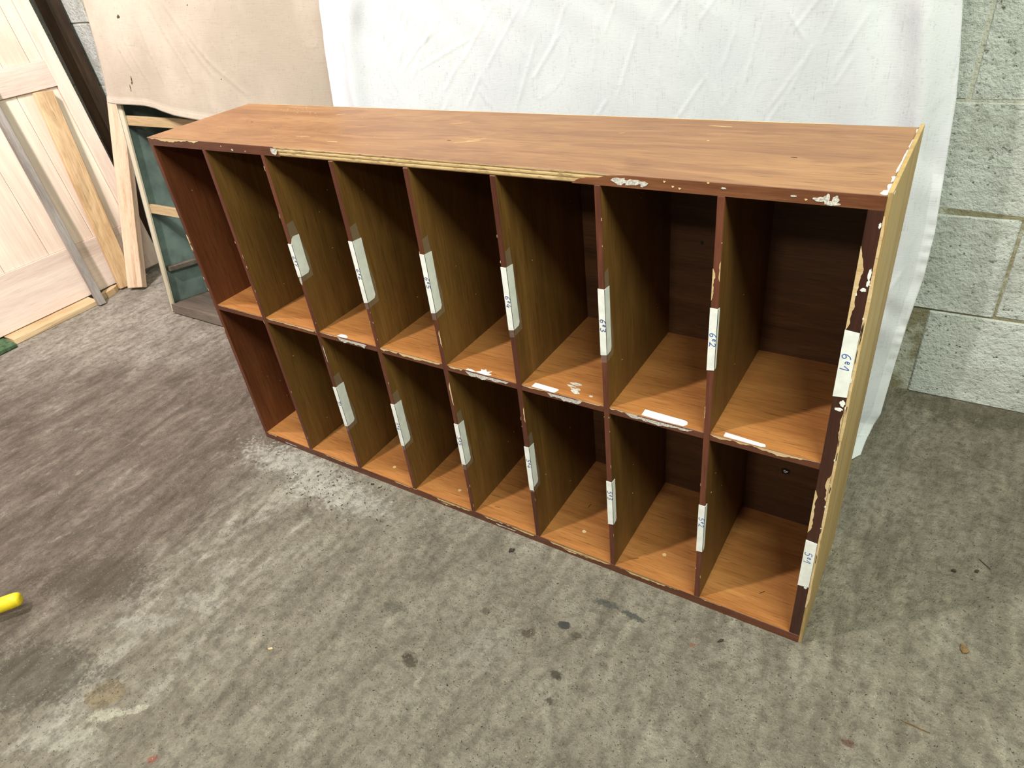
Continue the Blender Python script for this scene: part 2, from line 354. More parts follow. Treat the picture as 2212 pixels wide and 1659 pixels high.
M['paley'] = wood('pale_planed_hardwood_rail', (0.55, 0.42, 0.36), (0.70, 0.56, 0.49), (0.79, 0.67, 0.60), 'y', 18, 0.15, 0.6, 0.3, 0.5, 3.7, bump=0.05)
M['panel'] = wood('pale_panel_boards', (0.66, 0.515, 0.42), (0.78, 0.64, 0.54), (0.86, 0.77, 0.65), 'z', 9, 0.12, 0.6, 0.3, 0.6, 6.7, bump=0.04)
M['pine'] = wood('knotty_orange_pine', (0.38, 0.22, 0.10), (0.60, 0.40, 0.22), (0.74, 0.54, 0.34), 'z', 20, 0.6, 0.7, 0.25, 0.6, 2.2, tint=(0.36, 0.22, 0.11))
M['stripe'] = wood('striped_pine', (0.40, 0.255, 0.16), (0.62, 0.45, 0.325), (0.70, 0.54, 0.41), 'z', 58, 0.4, 0.7, 0.25, 0.2, 7.2)
M['grey'] = wood('weathered_grey_wood', (0.16, 0.14, 0.125), (0.28, 0.25, 0.23), (0.40, 0.37, 0.35), 'z', 30, 0.4, 0.9, 0.1, 0.4, 1.2)
M['brown'] = wood('dark_brown_timber', (0.03, 0.018, 0.011), (0.07, 0.041, 0.025), (0.15, 0.085, 0.052), 'z', 18, 0.5, 0.6, 0.3, 0.4, 4.4)
M['tan'] = wood('rough_tan_board', (0.36, 0.235, 0.12), (0.54, 0.385, 0.22), (0.66, 0.50, 0.32), 'y', 18, 0.4, 0.85, 0.15, 0.5, 6.3)
M['green'] = plain('worn_green_paint', (0.055, 0.105, 0.05), 0.7, 0.5, 60, 0.3, 0.3)
M['teal'] = plain('teal_grey_paint', (0.15, 0.195, 0.18), 0.55, 0.25, 16, 0.35, 0.1)
M['slat'] = wood('tan_slat', (0.30, 0.20, 0.10), (0.42, 0.30, 0.17), (0.50, 0.38, 0.24), 'x', 24, 0.4, 0.7, 0.2, 0.4, 2.6)
M['greyedge'] = wood('pale_board_edge', (0.36, 0.31, 0.22), (0.48, 0.42, 0.31), (0.56, 0.50, 0.40), 'z', 24, 0.3, 0.8, 0.2, 0.4, 5.6)
M['plinth'] = wood('grey_brown_board', (0.085, 0.065, 0.05), (0.14, 0.11, 0.088), (0.21, 0.17, 0.14), 'x', 24, 0.4, 0.75, 0.2, 0.5, 8.6)
M['yellow'] = plain('yellow_plastic', (0.80, 0.60, 0.02), 0.45, 0.1, 120, 0.4, 0.1)
M['crumb'] = plain('dark_grit', (0.05, 0.04, 0.03), 0.9, 0.5, 200)
M['leaf'] = plain('dry_brown_leaf', (0.16, 0.10, 0.045), 0.8, 0.3, 200)

# ------------------------------------------------------------------ structure
bm = bmesh.new(); add_box(bm, (-1.72, -4.2, -0.05), (3.4, 0.80, 0.0))
floor = from_bm('floor', bm, M['floor']); floor['kind'] = 'structure'

bm = bmesh.new()
add_box(bm, (-1.72, 0.7528, -0.04), (3.4, 0.83, 2.7), 1)
CH = 0.2035
offs = [1.262, 1.376, 1.176, 1.243, 1.40, 1.20, 1.36, 1.25, 1.42, 1.2, 1.33, 1.26, 1.4]
rb = random.Random(3)
for r in range(13):
    z0, z1 = r * CH + (0.0 if r == 0 else 0.0022), (r + 1) * CH - 0.0022
    k = -8
    while offs[r] + k * 0.40 < 3.4:
        x0 = max(-1.72, offs[r] + k * 0.40 + 0.003); x1 = min(3.4, offs[r] + (k + 1) * 0.40 - 0.003); k += 1
        if x1 - x0 < 0.03: continue
        if r == 0 and abs(x1 - 1.259) < .01: x1 = 1.222
        dy = rb.uniform(-0.0025, 0.002)
        add_box(bm, (x0, 0.750 + dy, z0), (x1, 0.770, z1), 0, 0.0028, 0.0016)
wall = from_bm('wall_back', bm, [M['block'], M['mortar']]); wall['kind'] = 'structure'
bm = bmesh.new(); add_box(bm, (-1.80, -4.2, -0.04), (-1.70, 0.83, 2.7))
wl = from_bm('wall_left', bm, M['block']); wl['kind'] = 'structure'

# ------------------------------------------------------------------ the pigeonhole unit
DEP, ZB, ZT0, ZT1, ZS = 0.2385, 0.0172, 0.6905, 0.7048, 0.3590
XL0, XL1, XR0, XR1 = -0.0096, 0.0, 1.1955, 1.2102
unit = thing('pigeonhole_unit', (0, 0, 0), 'low reddish brown wooden pigeonhole unit with sixteen open compartments on the concrete floor', 'shelf unit')
def chips(bm, specs, z, n=(0, -1, 0), y=0.0):
    for (xa, xb, d, a, mi, sd) in specs:
        jag_strip(bm, (xa, y, z), X, -Z, n, xb - xa, rag(d, a, sd), mi)
# top board: plywood core, its front edge bare where the edging is gone
bm = bmesh.new()
add_box(bm, (XL0, 0.0022, ZT0), (XR1, DEP, ZT1), 0, 0.0008)
for f in bm.faces:
    if f.normal.y < -0.9 or f.calc_center_median().y < 0.0024: f.material_index = 1
jag_strip(bm, (0.02, DEP, ZT1), X, -Y, Z, 1.10, rag(0.0012, 0.0010, 11, 0.02), 2, 0.006, 0.0003)
for (cx, cy, l, a, w) in ((0.655, 0.085, 0.035, 0.45, .0007), (0.66, 0.095, 0.03, 0.6, .0006), (0.575, 0.168, 0.02, 0.3, .0006), (0.585, 0.178, 0.015, 0.5, .0005), (0.645, 0.10, 0.02, 0.2, .0005), (0.98, 0.210, 0.032, -0.06, .0009), (0.42, 0.045, 0.02, 0.1, .0006), (0.335, 0.06, 0.03, 0.05, .0005), (0.30, 0.19, 0.018, 0.4, .0006), (0.985, 0.145, .003, 0, .0012), (0.86, 0.16, .01, 0.8, .0005)):
    U = Vector((math.cos(a), math.sin(a), 0)); V = Vector((-math.sin(a), math.cos(a), 0))
    blob(bm, (cx, cy, ZT1), U, V, Z, l * 0.5, w, 2, 8, 0.3, 0.0002, int(cx * 999))
for i in range(70):
    blob(bm, (random.uniform(0.02, 0.5) if i % 2 else random.gauss(0.18, 0.035), random.uniform(0.01, 0.23) if i % 2 else random.gauss(0.20, 0.015), ZT1), X, Y, Z, random.uniform(.0004, .0013), random.uniform(.0003, .0007), 2, 6, 0.4, 0.00015, i)
for (cy, ry, rx) in ((0.012, .008, .006), (0.028, .011, .0035), (0.05, .010, .0028), (0.09, .02, .0018), (0.13, .016, .0018), (0.17, .02, .001), (0.222, .01, .0012)):
    blob(bm, (XR1 - 0.001, cy, ZT1), X, Y, Z, rx, ry, 3, 12, 0.4, 0.0003, int(cy * 1000))
for i in range(9):
    blob(bm, (1.10 - i * 0.12, 0.10 + 0.02 * math.sin(i), ZT1), X, Y, Z, .004, .0009, 4, 8, .4, .0001, i + 60) if i % 4 == 0 else None
top = from_bm('top_board', bm, [M['top'], M['ply'], M['chip'], M['white'], M['dark']], unit)
# edging glued on the front of the top board (two surviving lengths)
bm = bmesh.new()
pts = [(XL0, 0, ZT0), (0.342, 0, ZT0), (0.336, 0, ZT0 + .004), (0.338, 0, ZT0 + .008), (0.331, 0, ZT0 + .011), (0.329, 0, ZT1), (XL0, 0, ZT1)]
add_prism(bm, pts, Y, 0.0021, 0)
chips(bm, [(XL0, 0.142, 0.0036, 0.0026, 1, 5)], ZT1)
blob(bm, (0.332, 0, ZT0 + .008), X, Z, -Y, .006, .006, 2, 10, .35, .0004, 2)
for q in ((0.227, .0045, .002), (0.20, .009, .001), (0.26, .004, .001)): blob(bm, (q[0], 0, ZT0 + q[1]), X, Z, -Y, q[2] * 1.3, q[2] * .8, 2, 7, .3, .0003, 4)
e = from_bm('edge_strip', bm, [M['edge'], M['chip'], M['smear']], top)
bm = bmesh.new()
pts = [(0.866, 0, ZT0), (XR1, 0, ZT0), (XR1, 0, ZT1), (0.936, 0, ZT1), (0.922, 0, ZT0 + .0125), (0.912, 0, ZT0 + .0118), (0.90, 0, ZT0 + .0085), (0.886, 0, ZT0 + .008), (0.874, 0, ZT0 + .005)]
add_prism(bm, pts, Y, 0.0021, 0)
for (cx, cz, ru, rv) in ((0.93, .0075, .009, .0042), (0.945, .0065, .010, .0036), (0.96, .006, .005, .003)): blob(bm, (cx, 0, ZT0 + cz), X, Z, -Y, ru, rv, 2, 14, .3, .0004, int(cx * 500))
for (cx, cz, ru, rv) in ((1.150, .006, .006, .002), (1.157, .006, .003, .0055), (1.165, .0065, .003, .005), (1.162, .003, .007, .002), (1.125, .007, .003, .001), (1.052, .009, .003, .001)): blob(bm, (cx, 0, ZT0 + cz), X, Z, -Y, ru, rv, 2, 12, .3, .0004, int(cx * 700))
for (cx, cz) in ((0.985, .011), (1.003, .0045), (1.137, .0045), (1.035, .0135), (0.995, .006)): blob(bm, (cx, 0, ZT0 + cz), X, Z, -Y, .0016, .001, 1, 8, .3, .0004, 9)
from_bm('edge_strip', bm, [M['edge2'], M['chip'], M['smear']], top)
# bottom board
bm = bmesh.new()
add_box(bm, (XL0, 0.0, 0.0), (XR1, DEP, ZB), 0, 0.0007)
for f in bm.faces:
    if f.calc_center_median().y < 0.0008 or f.calc_center_median().z < 0.0008: f.material_index = 1
chips(bm, [(0.004, 0.035, .003, .0015, 2, 21), (0.195, 0.29, .0018, .002, 2, 22), (0.40, 0.46, .0022, .002, 2, 23), (0.50, 0.60, .0055, .0045, 3, 24), (0.625, 0.745, .0045, .003, 3, 25), (0.772, 0.898, .0075, .004, 3, 26), (0.905, 1.02, .0045, .005, 3, 27), (1.06, 1.09, .001, .0008, 2, 28)], ZB)
chips(bm, [(0.06, 0.10, .002, .0015, 4, 31), (0.52, 0.545, .002, .002, 2, 33), (0.655, 0.70, .003, .002, 4, 32)], 0.008)
for i, (cx, cy) in enumerate(((0.371, 0.034), (0.5434, 0.036), (0.8208, 0.0467), (0.971, 0.0595))): blob(bm, (cx, cy, ZB), X, Y, Z, .0038, .0034, 2, 14, .12, .0003, i)
for (cx, cy, a) in ((0.80, 0.11, 1.5), (1.14, 0.055, 0.9), (0.64, 0.03, 0.3), (0.93, 0.03, .5)): blob(bm, (cx, cy, ZB), Vector((math.cos(a), math.sin(a), 0)), Vector((-math.sin(a), math.cos(a), 0)), Z, .006, .0007, 5, 8, .3, .0002, 3)
from_bm('bottom_board', bm, [M['shelf'], M['edge'], M['chip'], M['ply'], M['smear'], M['dark']], unit)
# middle shelf with chipped front edge and rests of old labels
bm = bmesh.new()
add_box(bm, (XL1 - .002, 0.0012, ZS - 0.0115), (XR0 + .002, 0.2325, ZS), 0, 0.0008)
for f in bm.faces:
    if f.calc_center_median().y < 0.0022: f.material_index = 1
chips(bm, [(0.155, 0.298, .0030, .0016, 2, 41), (0.005, 0.143, .0007, .0006, 2, 40), (0.305, 0.36, .0016, .0012, 2, 42), (0.455, 0.500, .0032, .0022, 2, 43), (0.50, 0.594, .0052, .0024, 2, 44), (0.61, 0.64, .0035, .0022, 2, 45), (0.755, 0.80, .0014, .0012, 2, 46), (0.85, 0.892, .0016, .0012, 2, 47), (0.905, 0.95, .0022, .0020, 2, 48), (1.055, 1.085, .0030, .0016, 2, 49), (1.085, 1.19, .0034, .0030, 2, 50)], ZS, y=0.0012)
chips(bm, [(0.352, 0.425, .0065, .003, 3, 51), (0.645, 0.73, .006, .003, 3, 52), (0.80, 0.86, .006, .0028, 3, 53), (0.93, 1.03, .0045, .0025, 3, 54)], ZS - .0016, y=0.0009)
for (cx, cy, ru, rv) in ((0.832, .036, .012, .003), (0.828, .028, .010, .002), (0.838, .02, .012, .006), (0.868, .016, .004, .002)): blob(bm, (cx, cy, ZS), X, Y, Z, ru * .8, rv, 3, 10, .5, .0003, int(cx * 777))
blob(bm, (0.233, .055, ZS), X, Y, Z, .004, .0012, 4, 8, .4, .0002, 1); blob(bm, (0.882, .06, ZS), X, Y, Z, .003, .001, 4, 8, .4, .0002, 2)
shelf = from_bm('shelf', bm, [M['shelf'], M['edge'], M['chip'], M['smear'], M['dark']], unit)
def remnant(pts, th=0.0006):
    b = bmesh.new(); add_prism(b, [(x, y, ZS) for x, y in pts], Z, th, 0); return from_bm('label_remnant', b, M['white'], shelf)
remnant([(0.771, .0035), (0.812, .002), (0.815, .011), (0.811, .0125), (0.772, .014)])
remnant([(0.954, .004), (0.985, .0022), (1.016, .003), (1.020, .008), (1.0185, .0135), (1.013, .0155), (0.954, .0175)])
remnant([(1.072, .004), (1.122, .0025), (1.127, .0045), (1.1255, .0085), (1.072, .0125)])
remnant([(0.350, .003), (0.359, .0018), (0.372, .0022), (0.374, .006), (0.366, .010), (0.354, .0095)])
remnant([(0.664, .0035), (0.676, .0018), (0.690, .002), (0.694, .006), (0.686, .0075), (0.690, .014), (0.682, .010), (0.677, .0155), (0.674, .012), (0.669, .013), (0.672, .008)])
remnant([(0.645, .0025), (0.661, .0015), (0.664, .0035), (0.654, .006), (0.647, .0055)])
# sides
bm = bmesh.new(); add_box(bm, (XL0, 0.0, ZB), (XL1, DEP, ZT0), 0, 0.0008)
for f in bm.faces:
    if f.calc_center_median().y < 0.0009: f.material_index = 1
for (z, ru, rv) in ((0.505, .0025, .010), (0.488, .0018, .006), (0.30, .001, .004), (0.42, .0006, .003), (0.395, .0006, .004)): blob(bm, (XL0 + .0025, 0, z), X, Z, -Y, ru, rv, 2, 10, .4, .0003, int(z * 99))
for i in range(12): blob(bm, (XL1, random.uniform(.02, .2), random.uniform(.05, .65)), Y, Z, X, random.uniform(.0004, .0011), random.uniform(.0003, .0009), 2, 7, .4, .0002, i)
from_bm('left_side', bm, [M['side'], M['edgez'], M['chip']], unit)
bm = bmesh.new(); add_box(bm, (XR0, 0.0, ZB), (XR1, DEP, ZT0), 0, 0.0005)
for f in bm.faces:
    if f.calc_center_median().y < 0.0009: f.material_index = 1
jag_strip(bm, (XR0, 0, 0.552), Z, X, -Y, 0.10, rag(.0042, .0022, 61, .12), 2)
jag_strip(bm, (XR0, 0, 0.236), Z, X, -Y, 0.078, rag(.0034, .0018, 62, .12), 2)
jag_strip(bm, (XR1, 0, 0.30), Z, -X, -Y, 0.045, rag(.003, .002, 63, .12), 2)
jag_strip(bm, (XR1, 0, 0.40), Z, -X, -Y, 0.05, rag(.0012, .0012, 64, .12), 2)
for (x, z, ru, rv) in ((1.205, .604, .003, .002), (1.2085, .622, .0015, .006), (1.2085, .612, .0015, .004), (1.2068, .456, .0026, .0045), (1.2035, .447, .0045, .0022), (1.199, .598, .0012, .002), (1.209, .675, .0012, .003), (1.206, .128, .002, .003)): blob(bm, (x, 0, z), X, Z, -Y, ru, rv, 3, 14, .28, .0004, int(z * 999))
right = from_bm('right_side', bm, [M['side'], M['stile'], M['chip'], M['white']], unit)
# pale oak facing on the right, slightly proud of the top, its front edge splintered
bm = bmesh.new()
add_box(bm, (XR1, 0.0012, 0.0), (XR1 + 0.0046, DEP + 0.001, 0.7085), 0, 0.0004)
prof = rag(.0022, .0012, 71, .03)
jag_strip(bm, (XR1 + .0002, 0.0012, 0.085), Z, X, -Y, 0.60, lambda t: .0016 + prof(t) * .8, 1, .004, .0009)
for i in range(30):
    z = random.uniform(.10, .68); blob(bm, (XR1 + random.uniform(.0005, .003), 0.0012, z), X, Z, -Y, .0005, random.uniform(.004, .012), 2, 8, .4, .0006, i)
for i in range(10):
    z = .25 + .04 * i; blob(bm, (XR1 + .0003, 0.001, z), X, Z, -Y, .0009, random.uniform(.001, .004), 3, 8, .5, .0006, i + 40)
from_bm('oak_facing', bm, [M['oak'], M['chip'], M['dark'], M['white']], unit)
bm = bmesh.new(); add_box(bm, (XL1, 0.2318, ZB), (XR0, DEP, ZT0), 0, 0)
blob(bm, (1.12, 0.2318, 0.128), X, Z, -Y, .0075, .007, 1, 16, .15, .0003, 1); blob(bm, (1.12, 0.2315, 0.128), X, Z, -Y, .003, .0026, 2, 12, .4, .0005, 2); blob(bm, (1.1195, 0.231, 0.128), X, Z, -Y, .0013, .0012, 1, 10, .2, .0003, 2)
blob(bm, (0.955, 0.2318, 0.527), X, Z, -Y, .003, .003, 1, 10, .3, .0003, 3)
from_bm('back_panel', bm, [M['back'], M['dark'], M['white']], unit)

STROKES = {
 '6': [[(.80, .98), (.50, .86), (.24, .52), (.22, .20), (.45, .02), (.72, .12), (.76, .36), (.55, .48), (.30, .36)]],
 '5': [[(.85, 1), (.32, .98), (.24, .60), (.50, .63), (.74, .44), (.70, .14), (.42, .0), (.15, .10)]],
 'e': [[(.22, .48), (.72, .56), (.62, .88), (.30, .84), (.16, .42), (.40, .08), (.80, .22)]],
 '1': [[(.10, .42), (.58, 1), (.52, .0)]],
 '2': [[(.18, .78), (.42, 1), (.70, .82), (.55, .45), (.14, .06), (.46, .12), (.90, .0)]],
 '3': [[(.20, .92), (.55, 1), (.72, .78), (.40, .55), (.76, .34), (.52, .02), (.14, .10)]],
 '4': [[(.52, 1), (.12, .38), (.84, .40)], [(.66, .68), (.56, .0)]],
 '7': [[(.18, .92), (.80, .98), (.36, .0)], [(.28, .50), (.74, .50)]]}
def ribbon(bm, pts, w, mi):
    """flat pen stroke lying in the front face (plane y)"""
    P = [Vector(p) for p in pts]
    Q = [P[0]]
    for i in range(len(P) - 1):      # round the polyline a little
        p0 = P[max(0, i - 1)]; p1 = P[i]; p2 = P[i + 1]; p3 = P[min(len(P) - 1, i + 2)]
        for s in (1, 2, 3, 4):
            t = s / 4
            Q.append(0.5 * ((2 * p1) + (p2 - p0) * t + (2 * p0 - 5 * p1 + 4 * p2 - p3) * t * t + (3 * p1 - p0 - 3 * p2 + p3) * t ** 3))
    prev = None
    for i, p in enumerate(Q):
        d = Q[min(i + 1, len(Q) - 1)] - Q[max(i - 1, 0)]; d.normalize()
        s = Vector((-d.z, 0, d.x)) * (w / 2)
        cur = (bm.verts.new(p + s), bm.verts.new(p - s))
        if prev:
            f = bm.faces.new([prev[0], prev[1], cur[1], cur[0]]); f.material_index = mi
        prev = cur
def write(bm, text, x0, z0, h, y, mi, w=0.00095, adv=0.95, size_e=0.55):
    """letters turned a quarter clockwise: they read from top to bottom"""
    z = z0
    for k, ch in enumerate(text):
        s = h * (size_e if ch == 'e' else 1.0); up0 = x0 + (h * 0.42 if ch == 'e' else 0)
        for st in STROKES[ch]:
            ribbon(bm, [(up0 + v * s, y, z - u * s * 0.95) for u, v in st], w, mi)
        z -= s * adv + h * 0.10
def label(parent, xc, half, z0, z1, fold, text, tz, h, inkm, skew=0.0, tapes=True, notch=0.0, tail=0.0):
    bm = bmesh.new(); t = 0.0007
    xa, xb = xc - half, xc + half
    add_prism(bm, [(xa - .0005, -t, z0 - .002), (xb + t, -t, z0), (xb + t, -t, z1 - notch), (xa - .0005, -t, z1 - notch - skew)], Y, t * 0.85, 0)
    if tail: add_prism(bm, [(xa, -t, z0 - tail), (xb - .001, -t, z0 - tail + .001), (xb, -t, z0), (xa - .0003, -t, z0 - .002)], Y, t * .8, 0)
    if fold:
        add_prism(bm, [(xb + t, -t, z0), (xb + t, fold * .8, z0 + .001), (xb + t, fold, z0 + .006), (xb + t, fold * .97, z1 * .4 + z0 * .6), (xb + t, fold, z1 - .001), (xb + t, fold * .35, z1), (xb + t, .003, z1 - notch * .3), (xb + t, -t, z1 - notch)], -X, t * 0.8, 0)
    if text: write(bm, text, xa + (xb - xa) * 0.10, tz, h, -t - 0.0002, 1)
    lab = from_bm('paper_label', bm, [M['white'], inkm], parent)
    if tapes:
        b2 = bmesh.new(); q = xb + t + .0002
        add_prism(b2, [(q, .0, z0 - .010), (q, fold + .004, z0 - .008), (q, fold + .006, z0 + .028), (q, fold + .001, z0 + .06), (q, fold * .8, z1 + .026), (q, .001, z1 + .024)], X, .0002, 0)
        add_prism(b2, [(xa + .0003, -t - .0002, z0 - .014), (xb, -t - .0002, z0 - .012), (xb, -t - .0002, z0 + .004), (xa, -t - .0002, z0 + .004)], -Y, .0002, 0)
        from_bm('clear_tape', b2, M['tape'], lab)
    return lab
DT = 0.0088
divs = {}
lean = {1: (0.1475, 0.1485), 2: (0.300, 0.300), 3: (0.4535, 0.4535), 4: (0.601, 0.6025), 5: (0.749, 0.749), 6: (0.9005, 0.900), 7: (1.050, 1.050)}
for i in range(1, 8):
    xt, xb = lean[i]
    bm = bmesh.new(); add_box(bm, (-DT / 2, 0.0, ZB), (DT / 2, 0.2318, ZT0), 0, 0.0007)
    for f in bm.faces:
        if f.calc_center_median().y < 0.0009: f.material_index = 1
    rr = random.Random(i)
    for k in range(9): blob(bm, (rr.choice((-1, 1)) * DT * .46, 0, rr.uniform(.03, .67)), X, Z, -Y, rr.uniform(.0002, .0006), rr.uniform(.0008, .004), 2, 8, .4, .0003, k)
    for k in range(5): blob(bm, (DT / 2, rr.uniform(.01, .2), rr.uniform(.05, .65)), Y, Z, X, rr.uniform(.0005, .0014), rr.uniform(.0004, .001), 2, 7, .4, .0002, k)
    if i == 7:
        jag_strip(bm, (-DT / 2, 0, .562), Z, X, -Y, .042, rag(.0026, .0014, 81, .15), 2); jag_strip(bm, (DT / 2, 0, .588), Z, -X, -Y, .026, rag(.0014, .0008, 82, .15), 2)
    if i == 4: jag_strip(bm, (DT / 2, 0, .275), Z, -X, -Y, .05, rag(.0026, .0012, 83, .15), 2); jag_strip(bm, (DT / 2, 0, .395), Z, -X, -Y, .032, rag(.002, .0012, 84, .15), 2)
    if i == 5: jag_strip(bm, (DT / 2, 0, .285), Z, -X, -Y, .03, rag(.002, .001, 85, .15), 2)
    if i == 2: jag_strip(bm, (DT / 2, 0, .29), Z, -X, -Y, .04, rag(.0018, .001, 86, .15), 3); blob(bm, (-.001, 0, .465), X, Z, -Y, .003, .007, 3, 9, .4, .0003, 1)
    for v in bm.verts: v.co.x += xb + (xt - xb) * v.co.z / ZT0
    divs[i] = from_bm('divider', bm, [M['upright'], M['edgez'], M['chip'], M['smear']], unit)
H = DT / 2
# upper row of labels 6e7 ... 6e1 and lower row 5e... 5e1
label(divs[2], .300, H, .474, .548, .021, '6e7', .514, .0080, M['ink'], notch=.012)
label(divs[3], .4535, H, .450, .561, .020, '6e6', .513, .0080, M['ink'])
label(divs[4], .6015, H, .459, .559, .017, '6e5', .522, .0080, M['ink'])
label(divs[5], .749, H, .459, .560, .016, '6e4', .516, .0080, M['ink'])
label(divs[6], .9003, H, .451, .552, .014, '6e3', .508, .0082, M['ink'], tapes=True)
label(divs[7], 1.050, H, .464, .552, .006, '6e2', .519, .0082, M['inkl'], tapes=False)
label(right, (XR0 + XR1) / 2 - .0003, .0070, .466, .552, 0, '6e1', .525, .0098, M['inkl'], skew=-.0015, tapes=False)
label(divs[2], .300, H, .133, .232, .021, '5e', .196, .0072, M['ink'], notch=.002)
label(divs[3], .4535, H, .135, .233, .019, '5e6', .190, .0072, M['ink'], tail=.004)
label(divs[4], .6025, H, .139, .233, .016, '5e5', .205, .0080, M['ink'])
label(divs[5], .749, H, .142, .231, .015, '5e4', .205, .0080, M['ink'], tail=.010)
label(divs[6], .900, H, .118, .212, .011, '5e3', .193, .0080, M['ink'], tapes=False)
label(divs[7], 1.050, H, .127, .224, .008, '5e2', .200, .0080, M['inkl'], tapes=False)
label(right, (XR0 + XR1) / 2 - .0003, .0068, .130, .220, 0, '5e1', .200, .0092, M['inkl'], skew=-.0015, tapes=False)

# ------------------------------------------------------------------ beige dust sheet hung over the leaning bookcase
LEAN = 0.158
hem_z = [(-0.881, .642), (-0.83, .6405), (-0.758, .641), (-0.69, .640), (-0.639, .635), (-0.609, .629), (-0.555, .621), (-0.477, .614), (-0.389, .607), (-0.232, .590), (0.0, .58), (0.16, .575)]
bleft = [(0.0, -0.881), (0.10, -0.873), (0.4, -0.867), (1.0, -0.866)]
BW = [[(-0.514, 0.885), (-0.43, 0.776), (-0.355, 0.704)], [(-0.568, 0.887), (-0.522, 0.801), (-0.438, 0.691)], [(-0.753, 0.88), (-0.743, 0.78), (-0.697, 0.717)], [(-0.458, 0.823), (-0.375, 0.75), (-0.245, 0.664)], [(-0.719, 0.894), (-0.703, 0.797), (-0.638, 0.685)], [(-0.625, 0.849), (-0.603, 0.763), (-0.575, 0.686)]]
def segdist(x, z, a, b):
    ax, az = a; bx, bz = b; dx, dz = bx - ax, bz - az
    t = max(0, min(1, ((x - ax) * dx + (z - az) * dz) / (dx * dx + dz * dz + 1e-12)))
    px, pz = ax + t * dx, az + t * dz
    s = (x - ax) * dz - (z - az) * dx
    return math.hypot(x - px, z - pz), t, s
def crease(x, z, lines, width, height):
    h = 0.0
    for L in lines:
        for i in range(len(L) - 1):
            d, t, s = segdist(x, z, L[i], L[i + 1])
            if d < width * 3.5:
                fade = 1.0
                if i == 0: fade *= sm(t * 4 + .25)
                if i == len(L) - 2: fade *= sm((1 - t) * 4 + .1)
                h += fade * height * (math.exp(-(d / width) ** 2) - 0.55 * math.exp(-(d / (width * 2.4)) ** 2) * (1 if s > 0 else 0.2))
    return h
def beige(u, v):
    zt = 1.25
    x0 = lerp(bleft, v); x = x0 + (0.13 - x0) * u
    zb = lerp(hem_z, x); z = zb + (zt - zb) * v
    y = .333 + LEAN * z - .016
    y -= crease(x, z, BW, .0050, .0013)
    y += .004 * math.sin(x * 9 + z * 5) + .003 * math.sin(x * 17 - z * 11)
    y -= .006 * sm((x + .72) / .12) * sm((-.45 - x) / .12) * sm((.72 - z) / .12)
    if z - zb < .016: y -= .0016
    return (x, y, z)
dust = grid('dust_sheet', 230, 170, beige, [M['dust'], M['dusthem'], M['dark']], None, 0.0012,
            lambda c: 1 if c.z - lerp(hem_z, c.x) < .016 else 0)
tag(dust, 'beige canvas dust sheet with stitched hem, hanging left of the white sheet', 'cloth')
# ------------------------------------------------------------------ white sheet
WR = [(0.0, 1.214), (0.06, 1.230), (0.16, 1.233), (0.244, 1.237), (0.343, 1.245), (0.431, 1.245), (0.567, 1.235), (0.649, 1.229), (0.72, 1.219), (0.789, 1.207), (1.3, 1.17)]
WW = [((0.28, 0.85), (0.217, 0.762)), ((0.359, 0.826), (0.25, 0.722)), ((0.464, 0.834), (0.38, 0.728)), ((0.418, 0.783), (0.287, 0.728)), ((0.596, 0.828), (0.563, 0.74)), ((0.589, 0.784), (0.525, 0.694)), ((0.542, 0.776), (0.495, 0.644)), ((0.428, 0.718), (0.391, 0.654)), ((0.421, 0.689), (0.443, 0.655)), ((0.649, 0.802), (0.644, 0.712)), ((0.229, 0.837), (0.212, 0.81)), ((0.8, 0.813), (0.796, 0.727)), ((0.927, 0.784), (0.901, 0.662)), ((0.885, 0.766), (0.867, 0.702)), ((0.723, 0.776), (0.683, 0.654)), ((1.01, 0.739), (0.977, 0.653)), ((1.085, 0.782), (1.044, 0.696)), ((0.212, 0.755), (0.243, 0.686)), ((0.764, 0.729), (0.758, 0.635)), ((0.962, 0.789), (0.996, 0.739)), ((0.341, 0.799), (0.285, 0.761)), ((1.168, 0.778), (1.143, 0.637)), ((0.513, 0.827), (0.432, 0.714)), ((1.19, .45), (1.17, .30)), ((1.21, .36), (1.16, .22)), ((1.20, .18), (1.12, .10)), ((1.18, .60), (1.19, .46))]
rw = random.Random(21)
for i in range(46):
    cx, cz = rw.uniform(.18, 1.18), rw.uniform(.30, .86); a = rw.gauss(1.08, .16); L = rw.uniform(.05, .13)
    WW.append(((cx + math.cos(a) * L, cz + math.sin(a) * L), (cx, cz)))
WW = [list(l) for l in WW]
